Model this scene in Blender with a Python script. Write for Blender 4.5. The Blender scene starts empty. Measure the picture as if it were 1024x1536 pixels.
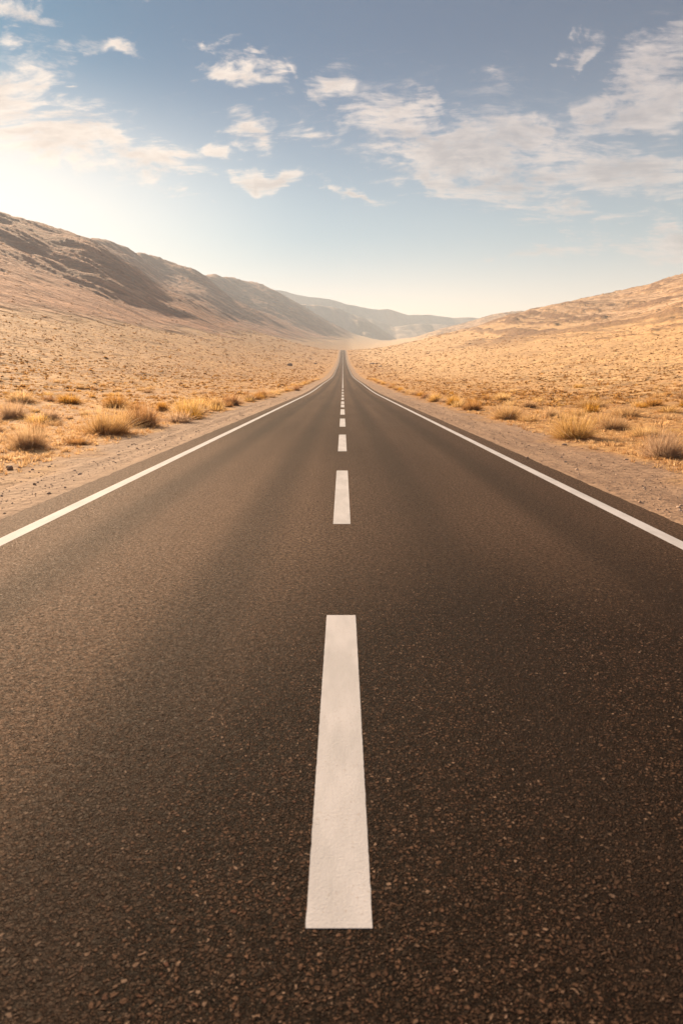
import bpy, math, random
import numpy as np
R = math.radians
D = bpy.data
sc = bpy.context.scene
col = sc.collection

# ---------------------------------------------------------------- camera
F, CAMH, PITCH = 1000.0, 1.7, math.atan(202/1000)
cam_d = D.cameras.new('camera'); cam = D.objects.new('camera', cam_d); col.objects.link(cam)
cam_d.sensor_fit = 'VERTICAL'; cam_d.sensor_height = 36; cam_d.lens = 36*F/1536
cam_d.clip_start = .05; cam_d.clip_end = 60000
cam_d.shift_x = -2/1536
cam.location = (0, 0, CAMH); cam.rotation_euler = (R(90)-PITCH, 0, 0)
sc.camera = cam
cam_d.dof.use_dof = True; cam_d.dof.focus_distance = 13; cam_d.dof.aperture_fstop = 3.2

# ---------------------------------------------------------------- light
SUN_AZ, SUN_EL = R(-31.5), R(23.5)
SDIR = (math.sin(SUN_AZ)*math.cos(SUN_EL), math.cos(SUN_AZ)*math.cos(SUN_EL), math.sin(SUN_EL))
sl = D.lights.new('sun', 'SUN'); sl.energy = 5.0; sl.angle = R(.6); sl.color = (1, .74, .48)
so = D.objects.new('sun', sl); col.objects.link(so); so.location = (-200, 300, 200)
from mathutils import Vector
so.rotation_euler = Vector(SDIR).to_track_quat('Z', 'Y').to_euler()
sc.view_settings.view_transform = 'Standard'; sc.view_settings.look = 'None'
sc.view_settings.gamma = 1; EXPO = 1.5; sc.view_settings.exposure = EXPO
sc.cycles.volume_bounces = 1; sc.cycles.max_bounces = 5; sc.cycles.use_denoising = True
SKY_STRENGTH = .05
HAZE_D = 1.75e-4

# ---------------------------------------------------------------- node helper
class NT:
    def __init__(s, tree): s.t = tree; s.n = tree.nodes; s.l = tree.links
    def new(s, typ, ins=None, **kw):
        n = s.n.new(typ)
        for k, v in kw.items(): setattr(n, k, v)
        for k, v in (ins or {}).items(): s.set(n.inputs[k], v)
        return n
    def set(s, sock, v):
        if isinstance(v, bpy.types.NodeSocket): s.l.new(v, sock)
        elif isinstance(v, bpy.types.Node): s.l.new(v.outputs[0], sock)
        else: sock.default_value = v
    def m(s, op, a, b=0.0, c=0.0, clamp=False):
        n = s.new('ShaderNodeMath', operation=op, use_clamp=clamp)
        s.set(n.inputs[0], a); s.set(n.inputs[1], b); s.set(n.inputs[2], c)
        return n.outputs[0]
    def vm(s, op, a, b=(0, 0, 0), scale=None):
        n = s.new('ShaderNodeVectorMath', operation=op)
        s.set(n.inputs[0], a); s.set(n.inputs[1], b)
        if scale is not None: s.set(n.inputs['Scale'], scale)
        return n.outputs['Value'] if op in ('LENGTH', 'DOT_PRODUCT') else n.outputs[0]
    def mr(s, v, a, b, c=0.0, d=1.0, smooth=True):
        n = s.new('ShaderNodeMapRange', interpolation_type='SMOOTHSTEP' if smooth else 'LINEAR')
        for i, x in enumerate((v, a, b, c, d)): s.set(n.inputs[i], x)
        return n.outputs[0]
    def mix(s, f, a, b, mode='MIX'):
        n = s.new('ShaderNodeMix', data_type='RGBA', blend_type=mode)
        s.set(n.inputs[0], f); s.set(n.inputs[6], a); s.set(n.inputs[7], b)
        return n.outputs[2]
    def noise(s, vec, scale, detail=4, rough=.5, dist=0.0):
        n = s.new('ShaderNodeTexNoise', {'Vector': vec, 'Scale': scale, 'Detail': detail, 'Roughness': rough, 'Distortion': dist})
        return n.outputs[0]
    def voro(s, vec, scale, feature='F1', out='Distance', rnd=1.0):
        n = s.new('ShaderNodeTexVoronoi', {'Vector': vec, 'Scale': scale, 'Randomness': rnd}, feature=feature)
        return n.outputs[out]
    def mul(s, vec, v): return s.vm('MULTIPLY', vec, v)
    def xyz(s, vec):
        n = s.new('ShaderNodeSeparateXYZ', {0: vec}); return n.outputs
def rgb(*c): return (c[0], c[1], c[2], 1.0)

# ---------------------------------------------------------------- world: Nishita sky with broken clouds
UPC, UPS = math.cos(PITCH), math.sin(PITCH)
def e_of(py):                       # elevation tangent of a picture row
    up = (768-py)/F
    return (up*UPC-UPS)/(UPC+up*UPS)
def s_of(px, py):                   # azimuth tangent
    up = (768-py)/F
    return ((px-514)/F)/(UPC+up*UPS)
def build_world():
    w = D.worlds.new('World'); sc.world = w; w.use_nodes = True
    t = NT(w.node_tree); t.n.clear()
    tc = t.new('ShaderNodeTexCoord').outputs['Generated']
    d = t.vm('NORMALIZE', tc)
    x, y, z = t.xyz(d)[0:3]
    sky = t.new('ShaderNodeTexSky', sky_type='NISHITA')
    sky.sun_disc = False; sky.sun_elevation = SUN_EL; sky.sun_rotation = SUN_AZ
    sky.air_density = 1.0; sky.dust_density = 0.35; sky.ozone_density = 1.6; sky.altitude = 600
    G = .084/(SKY_STRENGTH*2**EXPO)      # keeps the sky's picture brightness when the exposure is tuned
    hz_t = t.mix(t.mr(z, .02, .20), rgb(G*3.7, G*2.1, G*1.45), rgb(G*1.12, G*1.16, G*1.04))
    hz_t = t.mix(t.mr(z, .17, .42), hz_t, rgb(G*.0, G*.36, G*.58))
    glow = t.mr(t.vm('DOT_PRODUCT', d, (math.sin(R(-34))*math.cos(R(11)), math.cos(R(-34))*math.cos(R(11)), math.sin(R(11)))), .84, .995)
    glow = t.m('MULTIPLY', glow, t.mr(z, .20, .38, 1, 0))
    hz_t = t.mix(t.m('MULTIPLY', glow, .85), hz_t, rgb(G*2.2, G*1.72, G*1.28))
    skyc = t.mix(1.0, sky.outputs[0], hz_t, 'MULTIPLY')
    # direction on the plane y = 1 (azimuth tangent, elevation tangent)
    ys = t.m('MAXIMUM', y, .05)
    P = t.new('ShaderNodeCombineXYZ', {0: t.m('DIVIDE', x, ys), 1: t.m('DIVIDE', z, ys), 2: 0.0}).outputs[0]
    # cloud layer coordinates
    zz = t.m('ADD', t.m('MAXIMUM', z, 0.0), .16)
    L = t.new('ShaderNodeCombineXYZ', {0: t.m('DIVIDE', x, zz), 1: t.m('DIVIDE', y, zz), 2: 0.0}).outputs[0]
    blobs = [  # centre, half axes in picture px, tilt, strength
        (25, 22, 110, 40, 28, 1.3), (180, 72, 95, 28, 16, 1.2), (10, 135, 120, 65, 12, 1.5), (70, 195, 180, 50, 10, 1.4),
        (200, 222, 160, 32, 14, 1.3), (60, 215, 180, 40, 8, 1.3), (105, 133, 30, 12, 10, .8),
        (365, 106, 72, 30, 4, 1), (437, 101, 24, 18, 0, .75), (497, 125, 48, 22, 0, .95), (375, 194, 60, 32, 10, 1.4),
        (335, 224, 46, 18, 0, 1.2), (408, 268, 65, 16, 12, 1.5), (530, 298, 76, 12, 8, 1.3), (450, 287, 50, 8, 6, .6),
        (470, 190, 90, 22, 0, .9), (325, 55, 36, 14, -8, .7), (395, 66, 26, 12, 0, .7), (262, 40, 30, 12, 0, .5), (215, 10, 40, 18, 0, .7),
        (610, 192, 120, 36, 8, 1.3), (690, 225, 150, 58, 4, 1.6), (650, 262, 120, 36, 10, 1.4), (775, 205, 80, 30, 12, 1.2), (655, 148, 90, 16, 6, .55),
        (800, 268, 190, 52, 4, 1.6), (930, 262, 200, 64, -6, 1.7), (990, 180, 110, 70, -15, 1.3), (968, 98, 80, 46, -20, 1.0),
        (1040, 40, 110, 40, -15, 1.0), (890, 165, 60, 34, -10, .75), (872, 67, 54, 22, -15, 1.3), (822, 72, 30, 14, -20, .9), (862, 44, 40, 14, -12, 1.0),
        (842, 93, 28, 10, 0, .5), (870, 330, 165, 40, 10, 1.1), (1000, 340, 130, 40, 0, 1.1), (930, 378, 190, 24, 4, .75),
        (815, 376, 80, 7, 2, .75), (735, 378, 40, 6, 0, .6), (600, 345, 40, 7, 2, .6), (800, 408, 70, 6, 0, .6), (270, 290, 60, 8, 4, .55), (745, 110, 30, 26, -30, .45)]
    def wrp(sc_, amp):
        n = t.new('ShaderNodeTexNoise', {'Vector': P, 'Scale': sc_, 'Detail': 3.0}).outputs[1]
        return t.mul(t.vm('SUBTRACT', n, (.5, .5, .5)), (amp*1.6, amp, 0))
    P0 = P
    P = t.vm('ADD', P, wrp(9.0, .075)); P = t.vm('ADD', P, wrp(30.0, .045))
    cover = None
    for (bx, by, rx, ry, a, st) in blobs:
        e, s = e_of(by), s_of(bx, by)
        k = 1/(UPC+(768-by)/F*UPS)/F
        mp = t.new('ShaderNodeMapping', {0: P, 1: (s, e, 0), 2: (0, 0, -R(a)), 3: (rx*k*1.55, ry*k*1.6, 1)}, vector_type='TEXTURE')
        g = t.new('ShaderNodeTexGradient', {0: mp.outputs[0]}, gradient_type='QUADRATIC_SPHERE')
        v = t.m('MULTIPLY', t.m('POWER', g.outputs[1], .85), st)
        cover = v if cover is None else t.m('SMOOTH_MAX', cover, v, .15)
    front = t.mr(y, .05, .2)
    generic = t.mr(t.noise(L, .5, 3), .5, .75, 0, .9)
    cover = t.new('ShaderNodeMix', {0: front, 2: generic, 3: cover}).outputs[0]
    Lx = t.mul(L, (1.0, 1.0, 1.0))
    def dens(off):
        v = t.new('ShaderNodeMapping', {0: t.vm('ADD', L, off), 2: (0, 0, R(20)), 3: (.72, 1.25, 1)}).outputs[0]
        warp = t.vm('SCALE', t.new('ShaderNodeTexNoise', {'Vector': v, 'Scale': 2.0, 'Detail': 3.0}).outputs[1], scale=.35)
        v2 = t.vm('ADD', v, warp)
        n1 = t.noise(v2, 2.6, 9, .60)
        n2 = t.noise(t.mul(v2, (1, 1.4, 1)), 10.0, 8, .65)
        n3 = t.noise(v2, 34.0, 5, .6)
        nn = t.m('ADD', t.m('ADD', t.m('MULTIPLY', n1, .52), t.m('MULTIPLY', n2, .30)), t.m('MULTIPLY', n3, .18))
        return t.m('SUBTRACT', t.m('ADD', t.m('MULTIPLY', cover, .95), t.m('MULTIPLY', t.m('SUBTRACT', nn, .5), 6.0)), .36)
    d0 = dens((0, 0, 0))
    d1 = dens((SDIR[0]*.09, SDIR[1]*.09, 0))
    alpha = t.m('MULTIPLY', t.mr(d0, -.02, .80), t.mr(cover, .0, .35))
    alpha = t.m('MULTIPLY', alpha, .80)
    relief = t.m('ADD', t.m('MULTIPLY', t.m('SUBTRACT', d0, d1), 1.1), .0)
    thick = t.mr(d0, .25, 1.05)
    # nearness to the sun, for the warm light in the clouds
    cs = t.vm('DOT_PRODUCT', d, SDIR)
    near = t.mr(cs, .74, .99)
    cl = lambda *c: rgb(*[v*G for v in c])
    light = t.mix(near, cl(9.2, 8.0, 7.6), cl(15.5, 12.8, 10.6))
    dark = t.mix(near, cl(4.9, 4.5, 4.8), cl(10.5, 8.2, 6.8))
    f = t.m('SUBTRACT', t.m('ADD', t.m('SUBTRACT', 1.0, t.m('MULTIPLY', thick, .95)), relief), 0.0, clamp=True)
    cc = t.mix(f, dark, light)
    final = t.mix(alpha, skyc, cc)
    bg = t.new('ShaderNodeBackground', {0: final, 1: SKY_STRENGTH})
    out = t.new('ShaderNodeOutputWorld', {0: bg.outputs[0]})
    w.cycles.sampling_method = 'MANUAL'; w.cycles.sample_map_resolution = 512
build_world()

# ---------------------------------------------------------------- numpy noise
rng = np.random.default_rng(7)
def _h(ix, iy, seed):
    n = (ix.astype(np.int64)*374761393 + iy.astype(np.int64)*668265263 + seed*1442695041) & 0xffffffff
    n = ((n ^ (n >> 13))*1274126177) & 0xffffffff
    n = (n ^ (n >> 16))
    return (n & 0xffff)/65535.0*2*np.pi
def perlin(x, y, seed=0):
    ix, iy = np.floor(x), np.floor(y); fx, fy = x-ix, y-iy
    u = fx*fx*fx*(fx*(fx*6-15)+10); v = fy*fy*fy*(fy*(fy*6-15)+10)
    def g(dx, dy):
        a = _h(ix+dx, iy+dy, seed); return np.cos(a)*(fx-dx)+np.sin(a)*(fy-dy)
    a, b, c, d = g(0, 0), g(1, 0), g(0, 1), g(1, 1)
    return ((a*(1-u)+b*u)*(1-v)+(c*(1-u)+d*u)*v)*1.5
def fbm(x, y, o=4, seed=0, gain=.5):
    s = 0; a = 1; t = 0
    for i in range(o):
        s = s+a*perlin(x*2**i, y*2**i, seed+i*17); t += a; a *= gain
    return s/t
def ridged(x, y, o=4, seed=0, gain=.5):
    s = 0; a = 1; t = 0
    for i in range(o):
        s = s+a*(1-np.abs(perlin(x*2**i, y*2**i, seed+i*17))*2); t += a; a *= gain
    return s/t
def sstep(x, a, b):
    t = np.clip((x-a)/(b-a), 0, 1); return t*t*(3-2*t)
def pchip(xs, ys):
    xs = np.array(xs, float); ys = np.array(ys, float); h = np.diff(xs); dl = np.diff(ys)/h
    m = np.zeros_like(xs); m[0] = dl[0]; m[-1] = dl[-1]
    for i in range(1, len(xs)-1):
        if dl[i-1]*dl[i] > 0:
            w1 = 2*h[i]+h[i-1]; w2 = h[i]+2*h[i-1]; m[i] = (w1+w2)/(w1/dl[i-1]+w2/dl[i])
    def f(x):
        x = np.clip(x, xs[0], xs[-1]); i = np.clip(np.searchsorted(xs, x)-1, 0, len(xs)-2)
        t = (x-xs[i])/h[i]; t2 = t*t; t3 = t2*t
        return (2*t3-3*t2+1)*ys[i]+(t3-2*t2+t)*h[i]*m[i]+(-2*t3+3*t2)*ys[i+1]+(t3-t2)*h[i]*m[i+1]
    return f

# ---------------------------------------------------------------- object helpers
def mesh_obj(name, verts, faces, mat, parent=None, smooth=True):
    """verts (n,3) array, faces (m,k) array or list of arrays of equal k"""
    me = D.meshes.new(name)
    verts = np.asarray(verts, np.float32)
    fl = faces if isinstance(faces, list) else [faces]
    loops = np.concatenate([np.asarray(f, np.int32).ravel() for f in fl])
    tot = np.concatenate([np.full(len(f), np.asarray(f).shape[1], np.int32) for f in fl])
    me.vertices.add(len(verts)); me.vertices.foreach_set('co', verts.ravel())
    me.loops.add(len(loops)); me.loops.foreach_set('vertex_index', loops)
    st = np.zeros(len(tot), np.int32); st[1:] = np.cumsum(tot)[:-1]
    me.polygons.add(len(tot)); me.polygons.foreach_set('loop_start', st)
    me.polygons.foreach_set('loop_total', tot)
    me.polygons.foreach_set('use_smooth', np.full(len(tot), smooth))
    me.update(calc_edges=True); me.validate()
    if mat: me.materials.append(mat)
    o = D.objects.new(name, me); col.objects.link(o)
    if parent: o.parent = parent
    return o
def attr(me, name, vals):
    a = me.attributes.new(name, 'FLOAT', 'POINT'); a.data.foreach_set('value', np.asarray(vals, np.float32))
def tag(o, label=None, cat=None, group=None, kind=None):
    if label: o['label'] = label
    if cat: o['category'] = cat
    if group: o['group'] = group
    if kind: o['kind'] = kind
    return o
def new_mat(name):
    m = D.materials.new(name); m.use_nodes = True; t = NT(m.node_tree)
    b = t.n['Principled BSDF']; return m, t, b

# ---------------------------------------------------------------- terrain
YS = [-120, 65, 125, 225, 370, 670, 1270, 1450, 2000, 3000, 4500, 14000]
ZS = [0, 0, .57, 1.7, 5.8, 17.1, 50.7, 53.5, 80, 147, 245, 420]
base_f = pchip(YS, ZS)
XIN, NIN = 12.0, 170
A_FAN, B_FAN = 60.0, 1.0
tt = np.concatenate([np.linspace(0, .53, 430)[1:], .53+np.linspace(0, 1, 46)[1:]**1.4*1.05])
rows = np.concatenate([-np.linspace(110, 1, 60), np.linspace(0, 5, 26)[:-1], np.exp(np.linspace(math.log(5), math.log(13500), 1350))])
def grid_x(Yr):
    inn = np.linspace(-XIN, XIN, NIN)
    fan = XIN+tt*(A_FAN+B_FAN*max(Yr, 0))
    return np.concatenate([-fan[::-1], inn, fan])
GX = np.array([grid_x(y) for y in rows]); GY = np.repeat(rows[:, None], GX.shape[1], 1)
NR, NC = GX.shape

profL = pchip([0, 9, 20, 35, 60, 90, 130, 180, 230, 300, 420, 560, 660, 850, 1700, 40000], [0, 0, .35, 1.7, 5.5, 12, 23, 38, 58, 91, 149, 218, 256, 200, 60, 0])
apronL = pchip([0, 9, 20, 35, 60, 90, 130, 210, 400, 40000], [0, 0, .35, 1.7, 5.5, 12, 23, 36, 46, 46])
profR = pchip([0, 9, 20, 40, 100, 200, 350, 500, 620, 800, 1500, 40000], [0, 0, .25, 1.3, 9, 31, 84, 142, 165, 120, 60, 0])
apronR = pchip([0, 9, 20, 40, 100, 200, 400, 40000], [0, 0, .25, 1.3, 9, 24, 40, 40])

X, Y = GX, GY
base = base_f(Y)
xc = .10*np.maximum(Y-1300, 0)-.00001*np.maximum(Y-1300, 0)**1.0
wv = 40*fbm(Y/900, Y*0+3.3, 2, 5)*sstep(Y, 150, 900)
Lr = X-xc; side = Lr < 0
L = np.abs(Lr)
Lw = np.maximum(L+wv*sstep(L, 60, 300)+fbm(X/160, Y/160, 3, 21)*15*sstep(L, 60, 220), 0)
ap = np.where(side, apronL(Lw), apronR(Lw))
pf = np.where(side, profL(Lw), profR(Lw))
M = np.maximum(pf-ap, 0)
fadeY = 1-sstep(Y, 3400, 4300)
M = M*fadeY
ap = ap*(1-sstep(Y, 3300, 5000))
# spurs and gullies running down the face
q = (Y-.55*L)
spur = ridged(q/520+.3, L/1500+8, 2, 31)
gul = ridged(q/150+fbm(L/200, Y/200, 2, 9)*.25, L/700, 4, 41, .55)
gul2 = ridged(q/38+fbm(L/90, Y/90, 2, 19)*.2, L/320, 4, 43)
facel = sstep(M, 2, 60)
Mn = M*(1+.22*(spur-.45))
nl = facel*((gul-.55)*9+(gul2-.5)*4.5)*np.where(side, 1, .30)
# right hillside: outcropping strata that follow the contour
band = fbm((L+.06*Y)/30, (Y)/420, 4, 61, .6)
brk = fbm(X/26, Y/60, 4, 67, .6)
outc = sstep(band+.7*brk+.12*fbm(X/300, Y/300, 2, 69), -.05, .13)*np.where(side, 0, 1)*sstep(Lw+90*fbm(X/200, Y/200, 2, 3), 95, 230)
terr = np.where(side, 0, 1)*facel*(fbm((L+.1*Y)/55, Y/700, 3, 63)*5)
small = (fbm(X/9, Y/9, 3, 71)*.30*sstep(L, 9, 22)+fbm(X/38, Y/38, 3, 73)*1.3*sstep(L, 25, 90)
         + fbm(X/2.2, Y/2.2, 3, 75)*.09*sstep(L, 6.3, 9))*(1-.7*sstep(Y, 900, 3000))
hum = np.abs(fbm(X/4.5, Y/4.5, 2, 79))*.5*sstep(L, 14, 34)
rough = outc*(1.3+2.2*brk)+terr+small+hum
big = fbm(X/110, Y/110, 4, 83)*sstep(L, 90, 260)*5*(.3+.4*facel)
# skyline targets
SKL = [(-700, 250), (-300, 280), (0, 316), (60, 333), (130, 354), (160, 358), (210, 376), (250, 390), (300, 405), (330, 413), (370, 421), (395, 425), (431, 443), (459, 458), (478, 471), (500, 484), (525, 494), (550, 507), (580, 514), (620, 517)]
SKR = [(560, 520), (590, 512), (640, 498), (700, 482), (740, 470), (800, 462), (850, 451), (900, 441), (960, 428), (1024, 408), (1200, 380), (1700, 350)]
sL = np.array([s_of(a, b) for a, b in SKL]); eL = np.array([e_of(b) for a, b in SKL])
sR = np.array([s_of(a, b) for a, b in SKR]); eR = np.array([e_of(b) for a, b in SKR])
S = X/np.maximum(Y, 1)
vis = (Y > 40)
NB = 260
bins = np.linspace(-1.3, 1.3, NB+1); bc = (bins[1:]+bins[:-1])/2
bi = np.clip(np.digitize(S, bins)-1, 0, NB-1)
kL = np.ones(NB); kR = np.ones(NB)
def smooth(k, n=2):
    for _ in range(n): k = np.convolve(np.pad(k, 2, 'edge'), [.1, .2, .4, .2, .1], 'valid')
    return k
def height(kL, kR):
    k = np.where(side, np.interp(S, bc, kL), np.interp(S, bc, kR))
    return base+ap+Mn*k+nl*np.clip(k, 0, 1)+big*np.clip(k, .2, 1)+rough
for it in range(7):
    Z = height(kL, kR)
    e = np.where(vis, (Z-CAMH)/np.maximum(Y, 1), -9)
    for sd, ks, tx, ty in ((True, kL, sL, eL), (False, kR, sR, eR)):
        msk = (side == sd) & vis
        ee = np.where(msk, e, -9).ravel(); b = bi.ravel()
        order = np.lexsort((-ee, b)); bs = b[order]; first = np.unique(bs, return_index=True)
        for bb, fi in zip(*first):
            j = order[fi]
            if ee[j] < -1: continue
            if not (tx[0] <= bc[bb] <= tx[-1]): continue
            want = np.interp(bc[bb], tx, ty)*Y.ravel()[j]+CAMH
            mm = Mn.ravel()[j]
            if mm > 4: ks[bb] = np.clip(ks[bb]+.8*(want-Z.ravel()[j])/mm, 0, 3)
            elif ee[j] > np.interp(bc[bb], tx, ty): ks[bb] *= .85
    kL[bc > sL[-1]] = kL[np.searchsorted(bc, sL[-1])-1]; kR[bc < sR[0]] = kR[np.searchsorted(bc, sR[0])+1]
    kL = smooth(kL, 1 if it else 3); kR = smooth(kR, 1 if it else 3)
Z = height(kL, kR)
# the road bed and its gravel verges
X0 = np.abs(X)
inroad = (X0 < 9) & (Y < 1460)
prof_x = np.where(X < 0, X0-4.17, X0-3.98)
edge_n = fbm(X*0+Y/1.1, X*0+2, 3, 91)*.05
bedz = base_f(Y)-np.where(prof_x < -.22, .20, 0)-np.clip(prof_x, 0, 1)*.03-sstep(prof_x, 0, 2)*.04
rut = np.where(X < 0, -.035*np.exp(-((X0-4.95)/.16)**2)-.03*np.exp(-((X0-5.55)/.14)**2)+.025*np.exp(-((X0-5.25)/.13)**2), -.015*np.exp(-((X0-5.2)/.3)**2))
bedz = bedz+np.where(prof_x > 0, rut*(1+.8*fbm(X*.7, Y/6, 2, 95))+fbm(X/.8, Y/1.6, 3, 97)*.035*sstep(prof_x, .0, .6), -.004)
wroad = sstep(X0, 5.6, 9)
Z = np.where(Y < 1460, bedz*(1-wroad)+Z*wroad, Z)
Z += np.where((Y < 1460), -0.0, 0)
print('terrain', NR, NC, 'kL', kL.min(), kL.max())

def zat(x, y):
    """ground height at points, read from the grid"""
    x = np.asarray(x, float); y = np.asarray(y, float)
    ri = np.clip(np.searchsorted(rows, y)-1, 0, NR-2)
    fr = np.clip((y-rows[ri])/(rows[ri+1]-rows[ri]), 0, 1)
    tfull = np.concatenate([[0], tt]); nt = len(tt)
    def col_of(xv, yv):
        ax = np.abs(xv)
        inner = (xv+XIN)/(2*XIN)*(NIN-1)+nt
        k = np.interp((ax-XIN)/(A_FAN+B_FAN*np.maximum(yv, 0)), tfull, np.arange(len(tfull)))
        outer = np.where(xv > 0, nt+NIN-1+k, nt-k)
        return np.where(ax <= XIN, inner, outer)
    res = []
    for r in (ri, ri+1):
        c = np.clip(col_of(x, rows[r]), 0, NC-1.001); ci = c.astype(int); f = c-ci
        res.append(Z[r, ci]*(1-f)+Z[r, ci+1]*f)
    return res[0]*(1-fr)+res[1]*fr
def hit(px, py):
    """where the sight line through a picture point meets the ground"""
    yy = np.exp(np.linspace(math.log(3), math.log(6000), 3000))
    s, e = s_of(px, py), e_of(py)
    d = CAMH+e*yy-zat(s*yy, yy)
    i = np.argmax(d < 0)
    y = yy[i]; return s*y, y, float(zat(s*y, y))

# masks for the materials (what grows or lies where)
rockL = np.where(side, sstep(L+60*fbm(X/70, Y/70, 4, 101)+30*(gul-.5), 125, 195), 0)*fadeY
strawm = np.maximum(sstep(X0+1.3*fbm(X/2.2, Y/3, 3, 103), 5.7, 7.0), Y > 1440)*(1-rockL)
far = sstep(Y, 1500, 3500)

# ---------------------------------------------------------------- materials
def ground_material():
    m, t, b = new_mat('desert_ground')
    P = t.new('ShaderNodeNewGeometry').outputs['Position']
    def at(n): return t.new('ShaderNodeAttribute', attribute_name=n).outputs['Fac']
    rock, straw, out = at('rock'), at('straw'), at('outcrop')
    x, y, z = t.xyz(P)[0:3]
    nbig = t.noise(P, .02, 5, .55); nmid = t.noise(P, .3, 5, .6); nfine = t.noise(P, 3.0, 5, .65); nf2 = t.noise(P, 22, 4, .6)
    # pale compacted gravel of the verge, streaked by wheels
    st = t.noise(t.mul(P, (1, .06, 1)), 3.2, 5, .6)
    st2 = t.noise(t.mul(P, (1, .10, 1)), 11.0, 4, .6)
    sv = t.mix(t.mr(t.m('ADD', t.m('MULTIPLY', st, .6), t.m('MULTIPLY', st2, .4)), .38, .62), rgb(.20, .122, .080), rgb(.36, .235, .155))
    sv = t.mix(t.mr(nf2, .35, .7, 0, .6), sv, rgb(.42, .285, .195))
    sv = t.mix(t.mr(t.voro(P, 26), .02, .14, .55, 0), sv, rgb(.17, .12, .09))
    # straw covered soil
    soil = t.mix(t.mr(nmid, .35, .65), rgb(.28, .130, .046), rgb(.45, .235, .095))
    str_c = t.mix(t.mr(nfine, .35, .65), rgb(.46, .25, .085), rgb(.68, .42, .17))
    cover = t.mr(t.m('ADD', t.m('MULTIPLY', nmid, .5), t.m('MULTIPLY', nfine, .5)), .42, .56)
    sp = t.vm('ADD', P, t.vm('SCALE', t.new('ShaderNodeTexNoise', {'Vector': P, 'Scale': .8, 'Detail': 2.0}).outputs[1], scale=1.2))
    fld = t.mix(t.m('MULTIPLY', cover, .8), soil, str_c)
    patch = t.mr(t.noise(t.mul(P, (1, .5, 1)), .035, 4, .6), .42, .62)
    fld = t.mix(t.m('MULTIPLY', patch, .6), fld, rgb(.40, .225, .105))
    # clumps that are too far to model one by one
    v1 = t.voro(t.mul(sp, (1, .6, .5)), .55); v2 = t.voro(t.mul(sp, (1, .6, .5)), 1.3)
    cl = t.m('MAXIMUM', t.mr(v1, .18, .42, 1, 0), t.m('MULTIPLY', t.mr(v2, .15, .40, 1, 0), .6))
    cl = t.m('MULTIPLY', cl, t.mr(nbig, .40, .56, .25, 1))
    fld = t.mix(t.m('MULTIPLY', cl, .45), fld, rgb(.30, .165, .07))
    fld = t.mix(t.mr(x, 4, 40, 0, .55), fld, t.mix(cover, rgb(.66, .43, .235), rgb(.84, .60, .33)))
    c = t.mix(straw, sv, fld)
    # bare mountain flank
    rs = t.noise(t.mul(P, (.35, 1, .6)), .05, 8, .62)
    rs2 = t.noise(P, .25, 6, .65)
    rc = t.mix(t.mr(rs, .43, .57), rgb(.34, .142, .070), rgb(.52, .245, .130))
    rc = t.mix(t.mr(t.noise(t.mul(P, (.12, 1, .4)), .12, 6, .6), .47, .6, 0, .45), rc, rgb(.17, .083, .048))
    rc = t.mix(t.mr(rs2, .45, .7, 0, .5), rc, rgb(.15, .073, .043))
    c = t.mix(rock, c, rc)
    # crumbling outcrops across the right-hand hill
    oc = t.mix(t.mr(t.noise(P, .35, 6, .75), .42, .58), rgb(.10, .048, .025), rgb(.31, .17, .095))
    c = t.mix(t.m('MULTIPLY', out, .9), c, oc)
    hs = at('hill')
    pale = t.mix(t.mr(t.noise(t.mul(P, (1, .15, 1)), .12, 6, .65), .36, .64), rgb(.44, .275, .165), rgb(.74, .52, .345))
    pale = t.mix(t.mr(nmid, .5, .68, 0, .5), pale, rgb(.30, .18, .11))
    stk = t.noise(t.mul(t.vm('ADD', P, t.vm('SCALE', t.new('ShaderNodeTexNoise', {'Vector': P, 'Scale': .03, 'Detail': 3.0}).outputs[1], scale=14.0)), (1, .09, 2.2)), .085, 6, .68)
    strata = t.m('MULTIPLY', t.mr(stk, .45, .53), t.mr(t.noise(P, .12, 5, .7), .34, .52))
    pale = t.mix(t.m('MULTIPLY', strata, .9), pale, rgb(.20, .105, .055))
    c = t.mix(t.m('MULTIPLY', t.m('MULTIPLY', hs, t.m('SUBTRACT', 1.0, out)), .85), c, pale)
    t.set(b.inputs['Base Color'], c)
    b.inputs['Roughness'].default_value = .92; b.inputs['Specular IOR Level'].default_value = .2
    hgt = t.m('ADD', t.m('MULTIPLY', nfine, .10), t.m('MULTIPLY', nf2, .022))
    hgt = t.m('ADD', hgt, t.m('MULTIPLY', t.m('MULTIPLY', cl, straw), .13))
    hgt = t.m('ADD', hgt, t.m('MULTIPLY', rs2, t.m('MULTIPLY', t.m('MAXIMUM', rock, hs), 1.6)))
    hgt = t.m('ADD', hgt, t.m('MULTIPLY', t.m('ADD', t.noise(P, .06, 5, .6), t.m('MULTIPLY', t.noise(t.mul(P, (.15, 1, .4)), .09, 6, .65), 1.6)), t.m('MULTIPLY', rock, 6.0)))
    bp = t.new('ShaderNodeBump', {'Strength': .8, 'Distance': 1.0, 'Height': hgt})
    t.set(b.inputs['Normal'], bp.outputs[0])
    return m
MG = ground_material()

def far_material():
    m, t, b = new_mat('bare_mountain')
    P = t.new('ShaderNodeNewGeometry').outputs['Position']
    n = t.noise(t.mul(P, (1, .4, .8)), .004, 8, .62)
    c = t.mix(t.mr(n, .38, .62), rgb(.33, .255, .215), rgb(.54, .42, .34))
    t.set(b.inputs['Base Color'], c); b.inputs['Roughness'].default_value = 1; b.inputs['Specular IOR Level'].default_value = .1
    bp = t.new('ShaderNodeBump', {'Strength': .6, 'Distance': 1.0, 'Height': t.m('MULTIPLY', t.noise(P, .012, 6, .6), 30.0)})
    t.set(b.inputs['Normal'], bp.outputs[0])
    return m
MF = far_material()

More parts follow.
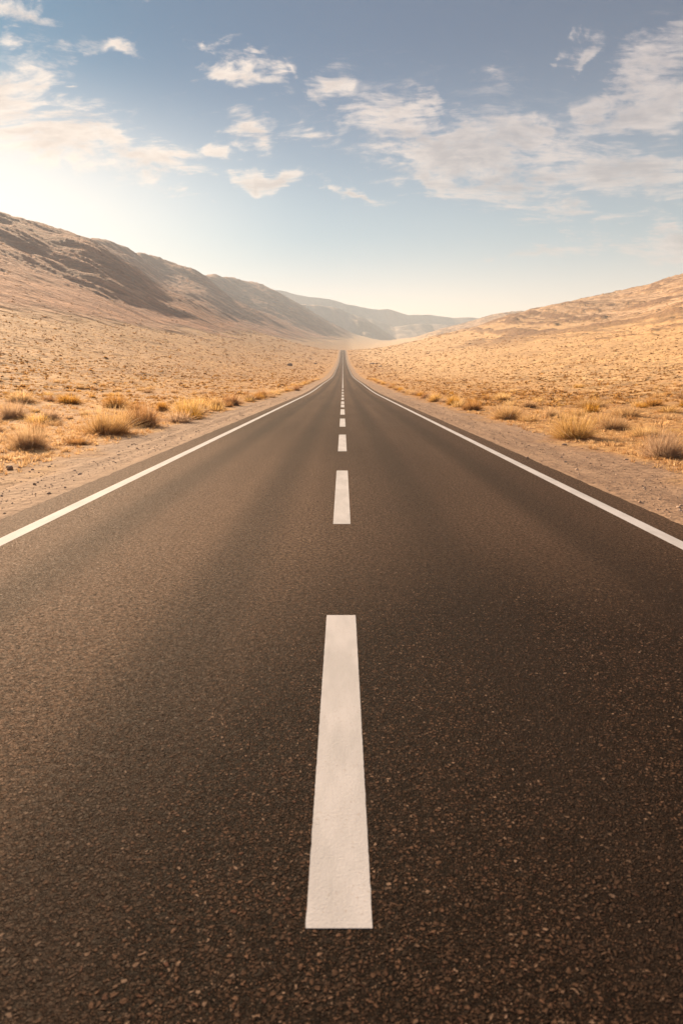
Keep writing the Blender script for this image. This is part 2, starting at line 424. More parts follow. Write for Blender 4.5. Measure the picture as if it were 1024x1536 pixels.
# ---------------------------------------------------------------- the ground sheet, split into floor, left mountain, right hillside
hillR = np.where(side, 0, sstep(M+14*fbm(X/80, Y/80, 3, 111), 3, 26))
idx = np.arange(NR*NC).reshape(NR, NC)
quads = np.stack([idx[:-1, :-1], idx[:-1, 1:], idx[1:, 1:], idx[1:, :-1]], -1)
mid = lambda a: a[:-1, :-1]
is_l = (mid(M) > 9) & mid(side) & (quads[..., 0] >= 0)
is_r = (mid(M) > 9) & ~mid(side)
V = np.stack([X, Y, Z], -1).reshape(-1, 3)
def sub(name, msk):
    qd = quads[msk]; u, inv = np.unique(qd.ravel(), return_inverse=True)
    o = mesh_obj(name, V[u], inv.reshape(-1, 4), MG)
    for n, a in (('rock', rockL), ('straw', strawm), ('outcrop', outc), ('hill', hillR)):
        attr(o.data, n, a.ravel()[u])
    return tag(o, kind='structure')
sub('ground', ~(is_l | is_r)); sub('mountain', is_l); sub('hillside', is_r)

# ---------------------------------------------------------------- far ridges
def ridge(name, Yc, pts, seed, x0=-.9, x1=.6, front=1700, back=1200):
    s = np.linspace(x0, x1, 620); nr = 110
    ps = np.array([s_of(a, b) for a, b in pts]); pe = np.array([e_of(b) for a, b in pts])
    crest = np.interp(s, ps, pe)*Yc+CAMH
    bz = float(base_f(np.array([Yc-front]))[0])-30
    v = np.concatenate([np.linspace(-1, 0, 80), np.linspace(0, 1, nr-80)[1:]]); nr2 = len(v)
    VV, SS = np.meshgrid(v, s, indexing='ij')
    yy = Yc+np.where(VV < 0, VV*front, VV*back)+fbm(SS*9, VV*0, 3, seed+3)*250*(1-np.abs(VV))
    xx = SS*Yc+SS*(yy-Yc)*.6
    pro = np.where(VV < 0, (1+VV)**1.25, (1-VV)**1.2)
    g = ridged((xx+.5*(yy-Yc))/520, yy/1900, 5, seed, .55)-.55
    hh = np.maximum(crest[None]-bz, 5)
    zz = bz+hh*pro*(1+.0*g)+g*hh*.42*np.clip(pro*(1-pro)*4, 0, 1)+(fbm(xx/240, yy/240, 4, seed+9))*14*np.sqrt(pro)
    ii = np.arange(nr2*len(s)).reshape(nr2, len(s))
    qd = np.stack([ii[:-1, :-1], ii[:-1, 1:], ii[1:, 1:], ii[1:, :-1]], -1).reshape(-1, 4)
    o = mesh_obj(name, np.stack([xx, yy, zz], -1).reshape(-1, 3), qd, MF)
    return tag(o, kind='structure')
ridge('hills', 4050, [(200, 470), (400, 462), (440, 458), (459, 455), (481, 458), (500, 461), (515, 466), (533, 473), (553, 484), (575, 497), (600, 509), (640, 520), (1100, 530)], 3, -.4, .35, 700, 600)
ridge('hills', 4650, [(300, 480), (480, 474), (530, 472), (544, 475), (560, 479), (577, 485), (592, 491), (607, 489), (625, 486), (642, 485), (660, 486), (690, 490), (760, 495), (1200, 500)], 5, -.3, .5, 500, 500)
ridge('distant_mountains', 5300, [(-300, 500), (250, 470), (340, 440), (400, 434), (429, 438), (445, 444), (462, 446), (480, 447), (500, 450), (515, 455), (533, 459), (550, 463), (566, 465), (582, 465), (599, 470), (612, 473), (626, 472), (645, 472), (660, 473), (690, 475), (720, 477), (800, 474), (1200, 480)], 11, -1.0, .8, 650, 1200)

# ---------------------------------------------------------------- road
def asphalt():
    m, t, b = new_mat('asphalt')
    P = t.new('ShaderNodeNewGeometry').outputs['Position']
    x, y, z = t.xyz(P)[0:3]
    wob = t.vm('ADD', P, t.vm('SCALE', t.new('ShaderNodeTexNoise', {'Vector': P, 'Scale': 34.0, 'Detail': 3.0}).outputs[1], scale=.024))
    def cells(sc_):
        f = t.new('ShaderNodeTexVoronoi', {'Vector': wob, 'Scale': sc_}, feature='F1').outputs['Color']
        e = t.new('ShaderNodeTexVoronoi', {'Vector': wob, 'Scale': sc_}, feature='DISTANCE_TO_EDGE').outputs['Distance']
        return t.xyz(f)[0], t.xyz(f)[1], t.xyz(f)[2], t.mr(e, .03, .30)
    a1, a2, a3, ae = cells(56.0); b1, b2, b3, be = cells(112.0)
    big_ = t.mr(a3, .48, .52)            # only some of the aggregate is coarse
    bm_ = t.m('MULTIPLY', big_, ae)
    rnd = t.new('ShaderNodeMix', {0: bm_, 2: b1, 3: a1}).outputs[0]
    rnd2 = t.new('ShaderNodeMix', {0: bm_, 2: b2, 3: a2}).outputs[0]
    edge = t.m('MAXIMUM', bm_, t.m('MULTIPLY', be, .85))
    lng = t.noise(t.mul(P, (1, .03, 1)), .75, 5, .55)
    blot = t.noise(t.mul(P, (1, .4, 1)), .35, 4, .55)
    fine = t.noise(P, 260, 3, .6)
    binder = rgb(.004, .0026, .0022)
    stone = t.mix(rnd, rgb(.009, .0052, .0040), rgb(.165, .092, .060))
    stone = t.mix(t.mr(rnd2, .84, .99), stone, rgb(.32, .21, .15))
    stone = t.mix(t.mr(rnd2, .08, .03), stone, rgb(.12, .056, .038))
    c = t.mix(edge, binder, stone)
    c = t.mix(t.mr(fine, .35, .7, 0, .2), c, rgb(.085, .053, .037))
    # pale dust lodged between the stones, more at the verges and between the wheel paths; grazing glare and sun sheen are painted in too
    ax = t.m('ABSOLUTE', x)
    tone = t.m('ADD', t.m('MULTIPLY', lng, .7), t.m('MULTIPLY', blot, .3))
    dust_glare = t.m('ADD', t.mr(tone, .38, .66, .02, .24), t.mr(ax, 3.0, 4.3, 0, .22))
    dust_glare = t.m('ADD', dust_glare, t.mr(y, 2.0, 8, -.34, .26))  # grazing glare painted as albedo: paler up the road, darker near the camera
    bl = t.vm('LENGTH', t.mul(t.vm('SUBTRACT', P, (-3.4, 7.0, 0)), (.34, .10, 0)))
    dust_glare = t.m('ADD', dust_glare, t.m('MULTIPLY', t.mr(bl, 0, 1.6, 1.05, 0), t.mr(blot, .3, .7, .8, 1.1)))  # left-lane patch: dirt wash with the warm sun sheen painted into the colour
    dust_glare = t.m('MULTIPLY', dust_glare, t.mr(t.noise(P, 30, 6, .75), .36, .64, .15, 1.6), clamp=True)
    c = t.mix(dust_glare, c, rgb(.29, .182, .124))
    wp = t.m('ABSOLUTE', t.m('SUBTRACT', t.m('ABSOLUTE', t.m('SUBTRACT', ax, 1.8)), .8))
    wpm = t.m('MULTIPLY', t.mr(wp, .05, .5, 1, 0), t.mr(lng, .35, .6, .5, 1))
    c = t.mix(t.m('MULTIPLY', wpm, .52), c, rgb(.034, .0225, .018))
    grit = t.mr(t.noise(wob, 34, 5, .75), .40, .60, .0, .62)
    c = t.mix(t.m('MULTIPLY', grit, .75), c, t.mix(.72, c, rgb(.004, .0025, .002)))
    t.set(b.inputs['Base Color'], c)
    t.set(b.inputs['Roughness'], t.mr(rnd, 0, 1, .66, .90, False))
    b.inputs['Specular IOR Level'].default_value = .07
    b.inputs['Specular Tint'].default_value = rgb(1, .86, .74)
    hgt = t.m('MULTIPLY', edge, t.m('ADD', .45, t.m('MULTIPLY', rnd, .75)))
    hgt = t.m('ADD', hgt, t.m('MULTIPLY', fine, .35))
    bp = t.new('ShaderNodeBump', {'Strength': 1.0, 'Distance': .016, 'Height': hgt})
    bp2 = t.new('ShaderNodeBump', {'Strength': .6, 'Distance': .02, 'Height': t.noise(P, 18, 4, .6), 'Normal': bp.outputs[0]})
    t.set(b.inputs['Normal'], bp2.outputs[0])
    return m
def paint():
    m, t, b = new_mat('road_paint')
    P = t.new('ShaderNodeNewGeometry').outputs['Position']
    n2 = t.noise(t.mul(P, (1, .3, 1)), 5, 5, .6)
    c = t.mix(t.mr(n2, .35, .65), rgb(.44, .435, .46), rgb(.53, .52, .55))
    chip = t.m('MULTIPLY', t.mr(t.noise(P, 70, 6, .75), .56, .64), t.mr(t.noise(P, 4, 4, .6), .42, .62, .15, 1))
    c = t.mix(t.m('MULTIPLY', chip, .5), c, rgb(.27, .19, .15))
    c = t.mix(t.mr(t.voro(P, 150), .0, .25, .3, 0), c, rgb(.35, .28, .24))
    t.set(b.inputs['Base Color'], c); b.inputs['Roughness'].default_value = .8; b.inputs['Specular IOR Level'].default_value = .2
    h = t.m('ADD', t.m('MULTIPLY', t.noise(P, 120, 5, .7), 1.0), t.m('MULTIPLY', t.voro(P, 90), -.35))
    bp = t.new('ShaderNodeBump', {'Strength': .5, 'Distance': .003, 'Height': h}); t.set(b.inputs['Normal'], bp.outputs[0])
    return m
MA, MP = asphalt(), paint()
ry = np.concatenate([np.linspace(-100, 2, 60)[:-1], np.arange(2, 60, .12), np.exp(np.linspace(math.log(60), math.log(1455), 500))])
def strip(name, x0f, x1f, ys, lift, mat, parent=None, nx=2, thick=.0, close=False):
    t = np.linspace(0, 1, nx)
    x0, x1 = x0f(ys), x1f(ys)
    XX = x0[:, None]*(1-t)+x1[:, None]*t
    YY = np.repeat(ys[:, None], nx, 1)
    camber = -.0*np.abs(XX)
    ZZ = base_f(YY)+lift+YY.clip(0)*1.2e-5*(lift > 0)+camber
    v = [np.stack([XX, YY, ZZ], -1).reshape(-1, 3)]
    ii = np.arange(len(ys)*nx).reshape(len(ys), nx)
    q = [np.stack([ii[:-1, :-1], ii[:-1, 1:], ii[1:, 1:], ii[1:, :-1]], -1).reshape(-1, 4)]
    if thick:
        n = len(ys)*nx; low = v[0].copy(); low[:, 2] -= thick; v.append(low)
        ring = np.concatenate([ii[:, 0], ii[-1, 1:], ii[::-1, -1][1:], ii[0, ::-1][1:]])
        q.append(np.stack([ring[:-1], ring[1:], ring[1:]+n, ring[:-1]+n], -1))
    return mesh_obj(name, np.concatenate(v), np.concatenate(q), mat, parent, smooth=False)
def wob(c, a, seed, sc_=.5):
    return lambda ys: c+a*fbm(ys/sc_, ys*0+seed, 4, seed, .7)
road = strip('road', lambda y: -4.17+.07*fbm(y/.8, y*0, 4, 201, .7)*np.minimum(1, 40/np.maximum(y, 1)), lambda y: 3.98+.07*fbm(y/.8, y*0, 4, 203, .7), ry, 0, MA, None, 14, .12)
tag(road, kind='structure')
lw = .19
def line(c, w, ys, name='edge_line', seed=1, a=.004):
    return strip(name, wob(c-w/2, a, seed, .06), wob(c+w/2, a, seed+5, .06), ys, .002, MP, road, 2, .0019)
yl = np.concatenate([np.linspace(-100, 3, 100)[:-1], np.arange(3, 40, .05), np.exp(np.linspace(math.log(40), math.log(1440), 500))])
line(-3.60, .175, yl, seed=11); line(3.50, .165, yl, seed=13)
DIST = F*CAMH/UPC
def depth(py):                       # flat-ground distance of a picture row
    return CAMH/-e_of(py)
for k, (yb, yt) in enumerate([(1393, 923), (786, 706), (677, 652), (640, 628), (622, 614), (611, 607), (606, 602.2), (599.8, 596.6), (594.8, 592.3), (590.6, 588.8), (587.4, 585.8)]):
    a, b_ = depth(yb), depth(yt)
    ys = np.linspace(a, b_, max(int((b_-a)/.02), 4) if k < 2 else 6)
    d = line(-.012, .21 if k == 0 else .205, ys, 'centre_dash', 30+k*2, (.0035 if k < 3 else 0))
line(-.01, .16, np.exp(np.linspace(math.log(depth(584.6)), math.log(1440), 400)), 'centre_line', 77, 0)
for k in range(4):
    line(-.012, .21, np.linspace(-6.5-k*8, -3-k*8, 6), 'centre_dash', 99, 0)

# ---------------------------------------------------------------- dry vegetation
def straw_mat(name, c0, c1, c2):
    m, t, b = new_mat(name)
    a = t.new('ShaderNodeAttribute', attribute_name='tint').outputs['Fac']
    oi = t.new('ShaderNodeObjectInfo').outputs['Random']
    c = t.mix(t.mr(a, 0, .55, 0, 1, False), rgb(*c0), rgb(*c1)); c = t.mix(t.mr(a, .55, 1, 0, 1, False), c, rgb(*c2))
    hsv = t.new('ShaderNodeHueSaturation', {'Hue': t.mr(oi, 0, 1, .49, .51, False), 'Saturation': t.mr(oi, 0, 1, .85, 1.1, False), 'Value': t.mr(oi, 0, 1, .85, 1.15, False), 'Color': c})
    t.set(b.inputs['Base Color'], hsv.outputs[0]); b.inputs['Roughness'].default_value = .7; b.inputs['Specular IOR Level'].default_value = .25
    tr = t.new('ShaderNodeBsdfTranslucent', {'Color': hsv.outputs[0]})
    mx = t.new('ShaderNodeMixShader', {0: .6, 1: b.outputs[0], 2: tr.outputs[0]})
    t.l.new(mx.outputs[0], t.n['Material Output'].inputs[0])
    return m
MS = [straw_mat('golden_straw', (.33, .185, .07), (.68, .45, .20), (.86, .66, .39)),
      straw_mat('rosy_grey_straw', (.44, .285, .15), (.72, .51, .29), (.86, .67, .42)),
      straw_mat('ochre_straw', (.24, .115, .035), (.56, .30, .085), (.80, .52, .21))]
MSC = straw_mat('brown_scrub', (.13, .06, .024), (.33, .175, .068), (.60, .365, .155))
MSG = straw_mat('dull_straw', (.27, .14, .05), (.56, .335, .14), (.76, .51, .25))
MSTEM = straw_mat('pale_stalk', (.50, .34, .20), (.72, .54, .36), (.85, .68, .48))

def blades(n, Rad, H, width, g, spread=1.0, seg=3, basef=.32, lean=(0, 0)):
    """n curved tapering blades fanning out of a clump; returns verts, quads, tris, tint"""
    az = g.uniform(0, 2*np.pi, n)
    br = Rad*basef*np.sqrt(g.uniform(0, 1, n)); baz = az+g.normal(0, .8, n)
    tilt = g.uniform(0, 1, n)**.8*1.25*spread; tilt = np.clip(tilt, 0, 1.42)
    Lb = g.uniform(.55, 1.08, n)*np.sqrt((H*np.cos(tilt))**2+(Rad*np.sin(tilt))**2)
    droop = g.uniform(0, .16, n)*Lb*np.sin(tilt)
    w = width*g.uniform(.6, 1.4, n)
    tint = g.uniform(0, 1, n)
    base_ = np.stack([np.cos(baz)*br, np.sin(baz)*br, np.full(n, -.03)], -1)
    dr = np.stack([np.cos(az)*np.sin(tilt)+lean[0], np.sin(az)*np.sin(tilt)+lean[1], np.cos(tilt)], -1)
    sd = np.stack([-np.sin(az+g.normal(0, .9, n)), np.cos(az+g.normal(0, .9, n)), g.normal(0, .2, n)], -1)
    side_b = g.normal(0, .05, n)[:, None]*Lb[:, None]*sd
    vs = []; tn = []
    for k in range(seg+1):
        u = k/seg
        c = base_+dr*Lb[:, None]*u+side_b*u*u*2; c[:, 2] -= droop*u*u
        c[:, 2] = np.maximum(c[:, 2], -.03+.03*u)
        ww = (w*(1-u*.9))[:, None]*sd*.5
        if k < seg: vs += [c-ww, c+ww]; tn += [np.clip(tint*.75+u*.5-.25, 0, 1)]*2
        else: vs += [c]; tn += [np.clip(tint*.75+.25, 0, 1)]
    nv = 2*seg+1
    V_ = np.stack(vs, 1).reshape(-1, 3); T = np.stack(tn, 1).ravel()
    o = (np.arange(n)*nv)[:, None]
    q = np.concatenate([o+np.array([[2*k, 2*k+1, 2*k+3, 2*k+2]]) for k in range(seg-1)]) if seg > 1 else np.zeros((0, 4), int)
    tr = o+np.array([[2*seg-2, 2*seg-1, 2*seg]])
    return V_, q, tr, T
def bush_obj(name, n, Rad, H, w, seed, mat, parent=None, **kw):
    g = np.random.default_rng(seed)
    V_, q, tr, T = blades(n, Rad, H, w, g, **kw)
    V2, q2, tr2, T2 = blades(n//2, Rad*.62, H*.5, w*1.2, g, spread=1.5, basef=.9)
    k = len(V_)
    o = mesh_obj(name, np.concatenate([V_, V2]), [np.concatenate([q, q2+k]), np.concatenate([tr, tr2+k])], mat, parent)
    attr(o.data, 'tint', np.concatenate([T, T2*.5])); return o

# clumps that stand out one by one in the photograph: px, base row, width px, height px, material, label
HERO = [
 (870, 660, 84, 45, 0, 'big golden fan-shaped straw tuft beside the right verge, the fullest one there'),
 (1006, 688, 74, 46, 1, 'spiky rosy-brown tuft cut by the right edge, nearest the camera on that side'),
 (764, 630, 50, 24, 0, 'rounded straw bush by the right verge, next up the road from the big fan-shaped tuft'),
 (828, 627, 24, 15, 1, 'small grey-brown bush just behind the big fan-shaped right tuft'),
 (709, 616, 34, 15, 2, 'low ochre bush on the right verge, further up the road than the rounded straw bush'),
 (681, 608, 24, 13, 2, 'dark ochre compact bush in the right verge row'),
 (655, 603, 26, 12, 0, 'pale yellow low bush in the right verge row, beyond the dark ochre one'),
 (925, 645, 62, 20, 0, 'pale spreading straw tuft behind and right of the big fan-shaped tuft'),
 (975, 655, 60, 16, 1, 'flat greyish tuft between the pale spreading tuft and the rosy one at the edge'),
 (893, 612, 60, 12, 0, 'long low pale straw mound in the right field behind the big fan-shaped tuft'),
 (985, 610, 40, 12, 2, 'low ochre mound in the right field near the picture edge'),
 (947, 627, 56, 14, 0, 'wide yellow straw mound in the right field above the pale spreading tuft'),
 (755, 601, 34, 10, 1, 'faint grey-brown mound in the field behind the rounded straw bush'),
 (795, 612, 28, 11, 0, 'little straw mound between the rounded bush and the big fan-shaped tuft'),
 (150, 653, 84, 38, 0, 'big straw-coloured bush leaning right, nearest the left verge'),
 (205, 640, 60, 34, 2, 'ochre bush joined to the right side of the big leaning left bush'),
 (276, 626, 46, 26, 0, 'full golden-brown bush by the left verge, right of the joined pair'),
 (242, 617, 18, 13, 2, 'small dark brown clump between the joined pair and the golden-brown left bush'),
 (168, 612, 42, 20, 2, 'dark orange-brown bush standing behind the joined pair'),
 (33, 673, 60, 36, 1, 'spiky rosy-brown tuft low at the left edge, closest to the camera on that side'),
 (12, 630, 46, 26, 1, 'greyish mauve bush cut by the left edge of the picture'),
 (71, 632, 36, 19, 1, 'small pale rosy bush between the cut-off mauve bush and the big leaning bush'),
 (52, 650, 24, 17, 2, 'thin ochre tuft right behind the spiky rosy tuft'),
 (98, 606, 46, 14, 2, 'low dark ochre mound in the left field behind the small pale rosy bush'),
 (22, 604, 56, 16, 1, 'broad grey-brown mound near the left edge of the picture, behind the mauve bush'),
 (110, 668, 44, 9, 2, 'flat brown mat of dead grass at the foot of the big leaning bush'),
 (300, 618, 22, 22, 1, 'brown bush tucked behind the right side of the golden-brown left bush'),
 (322, 612, 26, 17, 0, 'bright straw clump in the left verge row just past the golden-brown bush'),
 (345, 608, 32, 17, 2, 'rounded ochre bush in the left verge row beyond the bright straw clump'),
 (373, 602, 22, 12, 0, 'low golden bush in the left verge row beyond the rounded ochre one'),
 (392, 597, 18, 11, 2, 'compact dark-footed bush in the left verge row, where the row begins to thin'),
 (640, 598, 20, 9, 2, 'small ochre bush in the right verge row, where the row begins to thin'),
]
HG = 'dry bushes standing along the verges'
pos_used = []
for i, (px, py, wp_, hp, mi, lab) in enumerate(HERO):
    x, y, z = hit(px, py)
    big_b = 1.15 if 14 <= i <= 20 else 1.0
    Rad = wp_/F*y/2*1.22*big_b; H = hp/F*y*1.25*big_b
    n = int(np.clip(900*(30/y)**.5, 450, 1300)); bw = max(.009, .00055*y)
    lean = (.22, 0) if i == 14 else ((-.05, 0) if i == 0 else (0, 0))
    rich = wp_ > 30 and hp > 18
    if rich:
        o = D.objects.new('dry_bush', None); col.objects.link(o); o.empty_display_size = .2
        bush_obj('crown', n, Rad, H, bw, 500+i, MS[mi], o, lean=lean, spread=1.05 if wp_ < 2.6*hp else 1.3)
        g = np.random.default_rng(900+i)
        V_, q, tr, T = blades(46, Rad*1.02, H*1.0, bw*1.5, g, spread=1.1)
        s_ = mesh_obj('dead_stalks', V_, [q, tr], MSTEM, o); attr(s_.data, 'tint', T)
    else:
        o = bush_obj('dry_bush', n, Rad, H, bw, 500+i, MS[mi], lean=lean, spread=1.05 if wp_ < 2.6*hp else 1.3)
    o.location = (x, y+Rad*.6, float(zat(x, y+Rad*.6)))
    tag(o, lab, 'bush', HG)
    pos_used.append((x, y+Rad*.6, Rad))

# verge rows and nearby field bushes: up to 268 more, copies of a few shapes
protos = []
for k in range(9):
    g = np.random.default_rng(40+k)
    Rad, H = (.62, .52) if k % 3 else (.8, .46)
    V_, q, tr, T = blades(300, Rad, H, .020, g, spread=1.15 if k % 2 else 1.35)
    V2, q2, tr2, T2 = blades(110, Rad*.6, H*.5, .026, g, spread=1.5, basef=.9)
    protos.append((V_, q, tr, T, V2, q2, tr2, T2))
pmesh = []
for k, (V_, q, tr, T, V2, q2, tr2, T2) in enumerate(protos):
    n0 = len(V_); o = mesh_obj('dry_bush', np.concatenate([V_, V2]), [np.concatenate([q, q2+n0]), np.concatenate([tr, tr2+n0])], MS[k % 3])
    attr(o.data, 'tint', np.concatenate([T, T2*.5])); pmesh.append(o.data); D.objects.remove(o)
random.seed(5)
spots = []
def free(x, y, r):
    return all((x-a)**2+(y-b)**2 > (r*.8+c*.8)**2 for a, b, c in pos_used)
for sd in (-1, 1):                       # rows along both verges
    y = 27.0
    while y < 190:
        x = sd*(6.9+random.gauss(0, .35)+(.5 if sd > 0 else .1)); r = random.uniform(.45, .95)
        if free(x, y, r): spots.append((x, y, r, 'row')); pos_used.append((x, y, r))
        y += random.uniform(.7, 1.5)*(1+y/90)
tries = 0
while len(spots) < 268 and tries < 20000:
    tries += 1
    y = math.exp(random.uniform(math.log(15), math.log(75))); s = random.uniform(-.55, .55); x = s*y
    if abs(x) < 8.3: continue
    r = random.uniform(.25, .75)
    if free(x, y, r*1.4): spots.append((x, y, r, 'field')); pos_used.append((x, y, r))
sp_ = np.array([(a, b) for a, b, _, _ in spots]); zz_ = zat(sp_[:, 0], sp_[:, 1])
for (x, y, r, w), z in zip(spots, zz_):
    k = random.randrange(9)
    o = D.objects.new('dry_bush', pmesh[k]); col.objects.link(o)
    o.location = (x, y, z); sc_ = r/.62
    o.scale = (sc_, sc_, sc_*random.uniform(.75, 1.15)); o.rotation_euler.z = random.uniform(0, 6.28)
    if w == 'row':
        sdn = 'left' if x < 0 else 'right'
        tag(o, f'small dry straw-coloured bush in the row lining the {sdn} gravel verge', 'bush', f'bushes in the row along the {sdn} verge')
    else:
        sdn = 'left' if x < 0 else 'right'
        tag(o, f'low dry bush scattered in the straw field behind the {sdn} verge row', 'bush', f'bushes scattered over the {sdn} field')

# countless tufts over the plain and the lower slopes: one object
def scrub(name, n, ylo, yhi, smax, size, nb, wf, seed, mat, xmin=6.1, hf=.8, flt=None):
    g = np.random.default_rng(seed)
    y = np.exp(g.uniform(math.log(ylo), math.log(yhi), n)); s = g.uniform(-smax, smax, n); x = s*y
    ok = (np.abs(x) > xmin+g.exponential(.35, n))
    dens = fbm(x/7, y/12, 3, seed+2)+.55*fbm(x/45, y/70, 2, seed+4)
    ok &= dens > g.uniform(-.5, .28, n)
    x, y = x[ok], y[ok]; z = zat(x, y)
    if flt is not None:
        k = flt(x, y, z); x, y, z = x[k], y[k], z[k]
    n = len(x); r = size*np.exp(g.normal(0, .38, n))*(1+y/220)
    az = g.uniform(0, 2*np.pi, (n, nb)); tilt = np.clip(np.abs(g.normal(.2, .6, (n, nb))), 0, 1.35)
    Lb = r[:, None]*g.uniform(.6, 1.15, (n, nb))
    w = (wf*r*(1+y/150))[:, None]*g.uniform(.6, 1.4, (n, nb))
    br = r[:, None]*.35*np.sqrt(g.uniform(0, 1, (n, nb)))
    bx = x[:, None]+np.cos(az)*br; by = y[:, None]+np.sin(az)*br; bz = np.repeat(z[:, None]-.02, nb, 1)
    tx = bx+np.cos(az)*np.sin(tilt)*Lb; ty = by+np.sin(az)*np.sin(tilt)*Lb; tz = bz+np.cos(tilt)*Lb*hf+.02
    wx = -np.sin(az+g.normal(0, .7, (n, nb)))*w; wy = np.cos(az)*w
    Vv = np.stack([np.stack([bx-wx, by-wy, bz], -1), np.stack([bx+wx, by+wy, bz], -1), np.stack([tx, ty, tz], -1)], 2).reshape(-1, 3)
    tri = np.arange(n*nb*3).reshape(-1, 3)
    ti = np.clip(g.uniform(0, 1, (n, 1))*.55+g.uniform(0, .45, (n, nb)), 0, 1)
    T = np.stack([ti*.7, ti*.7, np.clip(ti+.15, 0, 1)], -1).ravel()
    o = mesh_obj(name, Vv, tri, mat, smooth=False); attr(o.data, 'tint', T)
    print(name, n, len(tri))
    return o
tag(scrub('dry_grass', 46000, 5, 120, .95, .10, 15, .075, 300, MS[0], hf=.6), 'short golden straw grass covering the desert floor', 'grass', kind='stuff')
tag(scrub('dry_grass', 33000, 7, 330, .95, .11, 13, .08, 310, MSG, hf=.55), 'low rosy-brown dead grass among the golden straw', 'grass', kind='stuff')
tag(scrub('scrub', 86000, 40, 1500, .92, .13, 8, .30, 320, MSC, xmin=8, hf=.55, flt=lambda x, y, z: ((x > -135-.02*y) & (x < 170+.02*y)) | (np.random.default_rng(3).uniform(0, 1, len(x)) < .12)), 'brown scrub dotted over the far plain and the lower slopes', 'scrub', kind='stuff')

# ---------------------------------------------------------------- stones
def stone_mat():
    m, t, b = new_mat('stone')
    P = t.new('ShaderNodeNewGeometry').outputs['Position']
    oi = t.new('ShaderNodeAttribute', attribute_name='tint').outputs['Fac']
    c = t.mix(oi, rgb(.30, .19, .13), rgb(.74, .54, .40)); c = t.mix(t.mr(t.noise(P, 20, 5, .6), .4, .65, 0, .5), c, rgb(.30, .21, .15))
    t.set(b.inputs['Base Color'], c); b.inputs['Roughness'].default_value = .9
    bp = t.new('ShaderNodeBump', {'Strength': .5, 'Distance': .02, 'Height': t.noise(P, 40, 4, .6)}); t.set(b.inputs['Normal'], bp.outputs[0])
    return m
MSt = stone_mat()
import bmesh
def ico(sub_):
    bm = bmesh.new(); bmesh.ops.create_icosphere(bm, subdivisions=sub_, radius=1)
    v = np.array([x.co[:] for x in bm.verts]); f = np.array([[q.index for q in p.verts] for p in bm.faces]); bm.free(); return v, f
IV, IF = ico(1); IV3, IF3 = ico(3)
def gravel(n, seed):
    g = np.random.default_rng(seed)
    y = np.exp(g.uniform(math.log(6), math.log(60), n)); sd = g.choice([-1, 1], n)
    ed = np.where(sd < 0, 4.27, 4.0)
    x = sd*(ed+np.abs(g.gamma(1.6, .75, n))*g.choice([1, 1, 2.2], n)); z = zat(x, y)
    r = np.exp(g.normal(math.log(.0075), .5, n)).clip(.004, .035)*(1+y/80)
    a = g.uniform(0, 6.28, n)
    v = IV[None]*(1+g.normal(0, .16, (n, len(IV), 1)))*r[:, None, None]*np.stack([g.uniform(.8, 1.4, n), g.uniform(.7, 1.1, n), g.uniform(.45, .8, n)], -1)[:, None]
    c, s = np.cos(a)[:, None], np.sin(a)[:, None]
    vx = v[..., 0]*c-v[..., 1]*s+x[:, None]; vy = v[..., 0]*s+v[..., 1]*c+y[:, None]; vz = v[..., 2]+z[:, None]+r[:, None]*.2
    f = (IF[None]+(np.arange(n)*len(IV))[:, None, None]).reshape(-1, 3)
    o = mesh_obj('gravel', np.stack([vx, vy, vz], -1).reshape(-1, 3), f, MSt, smooth=False)
    attr(o.data, 'tint', np.repeat(g.uniform(0, 1, n), len(IV)))
    return tag(o, 'loose pebbles scattered over both gravel verges', 'gravel', kind='stuff')
gravel(7000, 400)
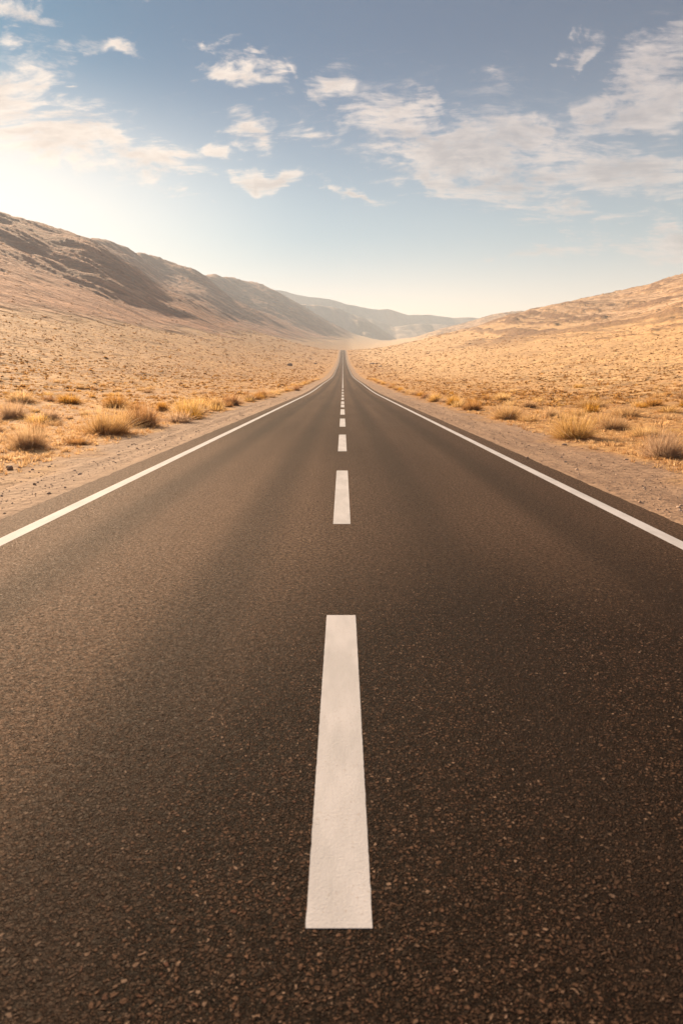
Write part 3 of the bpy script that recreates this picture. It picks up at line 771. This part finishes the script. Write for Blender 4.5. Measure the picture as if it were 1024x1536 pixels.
def rock(px, py, wpx, hpx, label, seed, tint=.1, grp=None):
    x, y, z = hit(px, py); w = wpx/F*y/2; h = hpx/F*y
    g = np.random.default_rng(seed); v = IV3.copy()
    nn = fbm(v[:, 0]*1.3+v[:, 2]*1.1+seed, v[:, 1]*1.3-v[:, 2]*.7, 3, seed)
    v = v*(1+.45*nn)[:, None]
    for _ in range(7):                   # cleave flat faces
        d = g.normal(0, 1, 3); d /= np.linalg.norm(d); k = g.uniform(.55, .85)
        p = v@d; v = v-np.maximum(p-k, 0)[:, None]*d
    v = v*np.array([w, w*.8, h*.75])
    o = mesh_obj('boulder' if w > .4 else 'stone', v, IF3, MSt, smooth=False); attr(o.data, 'tint', np.full(len(v), tint))
    o.location = (x, y, z+h*.15); o.rotation_euler.z = g.uniform(0, 6)
    o.rotation_euler.z = 0
    return tag(o, label, 'boulder' if w > .4 else 'stone', grp)
rock(15, 704, 13, 7, 'dark rounded stone lying alone low at the left edge of the picture', 1, .05)
rock(435, 549, 10, 5, 'largest dark boulder out on the left plain near the far road', 2, .05)
rock(473, 546, 4, 2.5, 'tiny dark boulder on the left plain between the largest boulder and the road', 3, .05)
rock(465, 539, 5, 2, 'low dark boulder on the left plain, farther off than the tiny one', 4, .05)
rock(565, 546, 4, 2.2, 'small dark boulder on the right plain, nearer the road than its flat neighbour', 5, .1)
rock(570, 550, 7, 2, 'flat brown boulder on the right plain beside the small dark one', 6, .15)
rock(558, 546, 9, 2, 'long reddish boulder on the right plain, closest of three to the road', 7, .25)
rock(790, 688, 5, 3, 'small brown stone on the right gravel verge', 8, .2)
rock(846, 668, 9, 3.5, 'dark flat stone on the right verge just in front of the big fan-shaped tuft', 9, .1)
rock(52, 727, 5, 3, 'small dark pebble-like stone on the left gravel verge', 10, .1)

# ---------------------------------------------------------------- haze
bm = bmesh.new(); bmesh.ops.create_cube(bm, size=1)
me = D.meshes.new('haze'); bm.to_mesh(me); bm.free()
hz = D.objects.new('haze', me); col.objects.link(hz)
zmax = max(max((o.matrix_world @ v.co).z for v in o.data.vertices) for o in D.objects if o.type == 'MESH' and o.name.startswith(('hills', 'distant')))
zmax = max(zmax, float(Z.max()))+20
xm = float(np.abs(GX).max())+50
zmin = float(min(Z.min(), -.5))-1
hz.scale = (2*xm, 13650+150, zmax-zmin); hz.location = (0, (13650-150)/2, (zmax+zmin)/2)
mh = D.materials.new('haze'); mh.use_nodes = True; t = NT(mh.node_tree); t.n.clear()
pv = t.new('ShaderNodeVolumePrincipled', {'Color': rgb(.54, .66, .81), 'Density': HAZE_D, 'Anisotropy': .15})
mo = t.new('ShaderNodeOutputMaterial'); t.l.new(pv.outputs[0], mo.inputs['Volume'])
me.materials.append(mh); tag(hz, kind='stuff')
#hz['label'] = 'thin warm haze filling the valley'; hz['category'] = 'haze'
print('haze top', zmax, 'zmin', zmin)
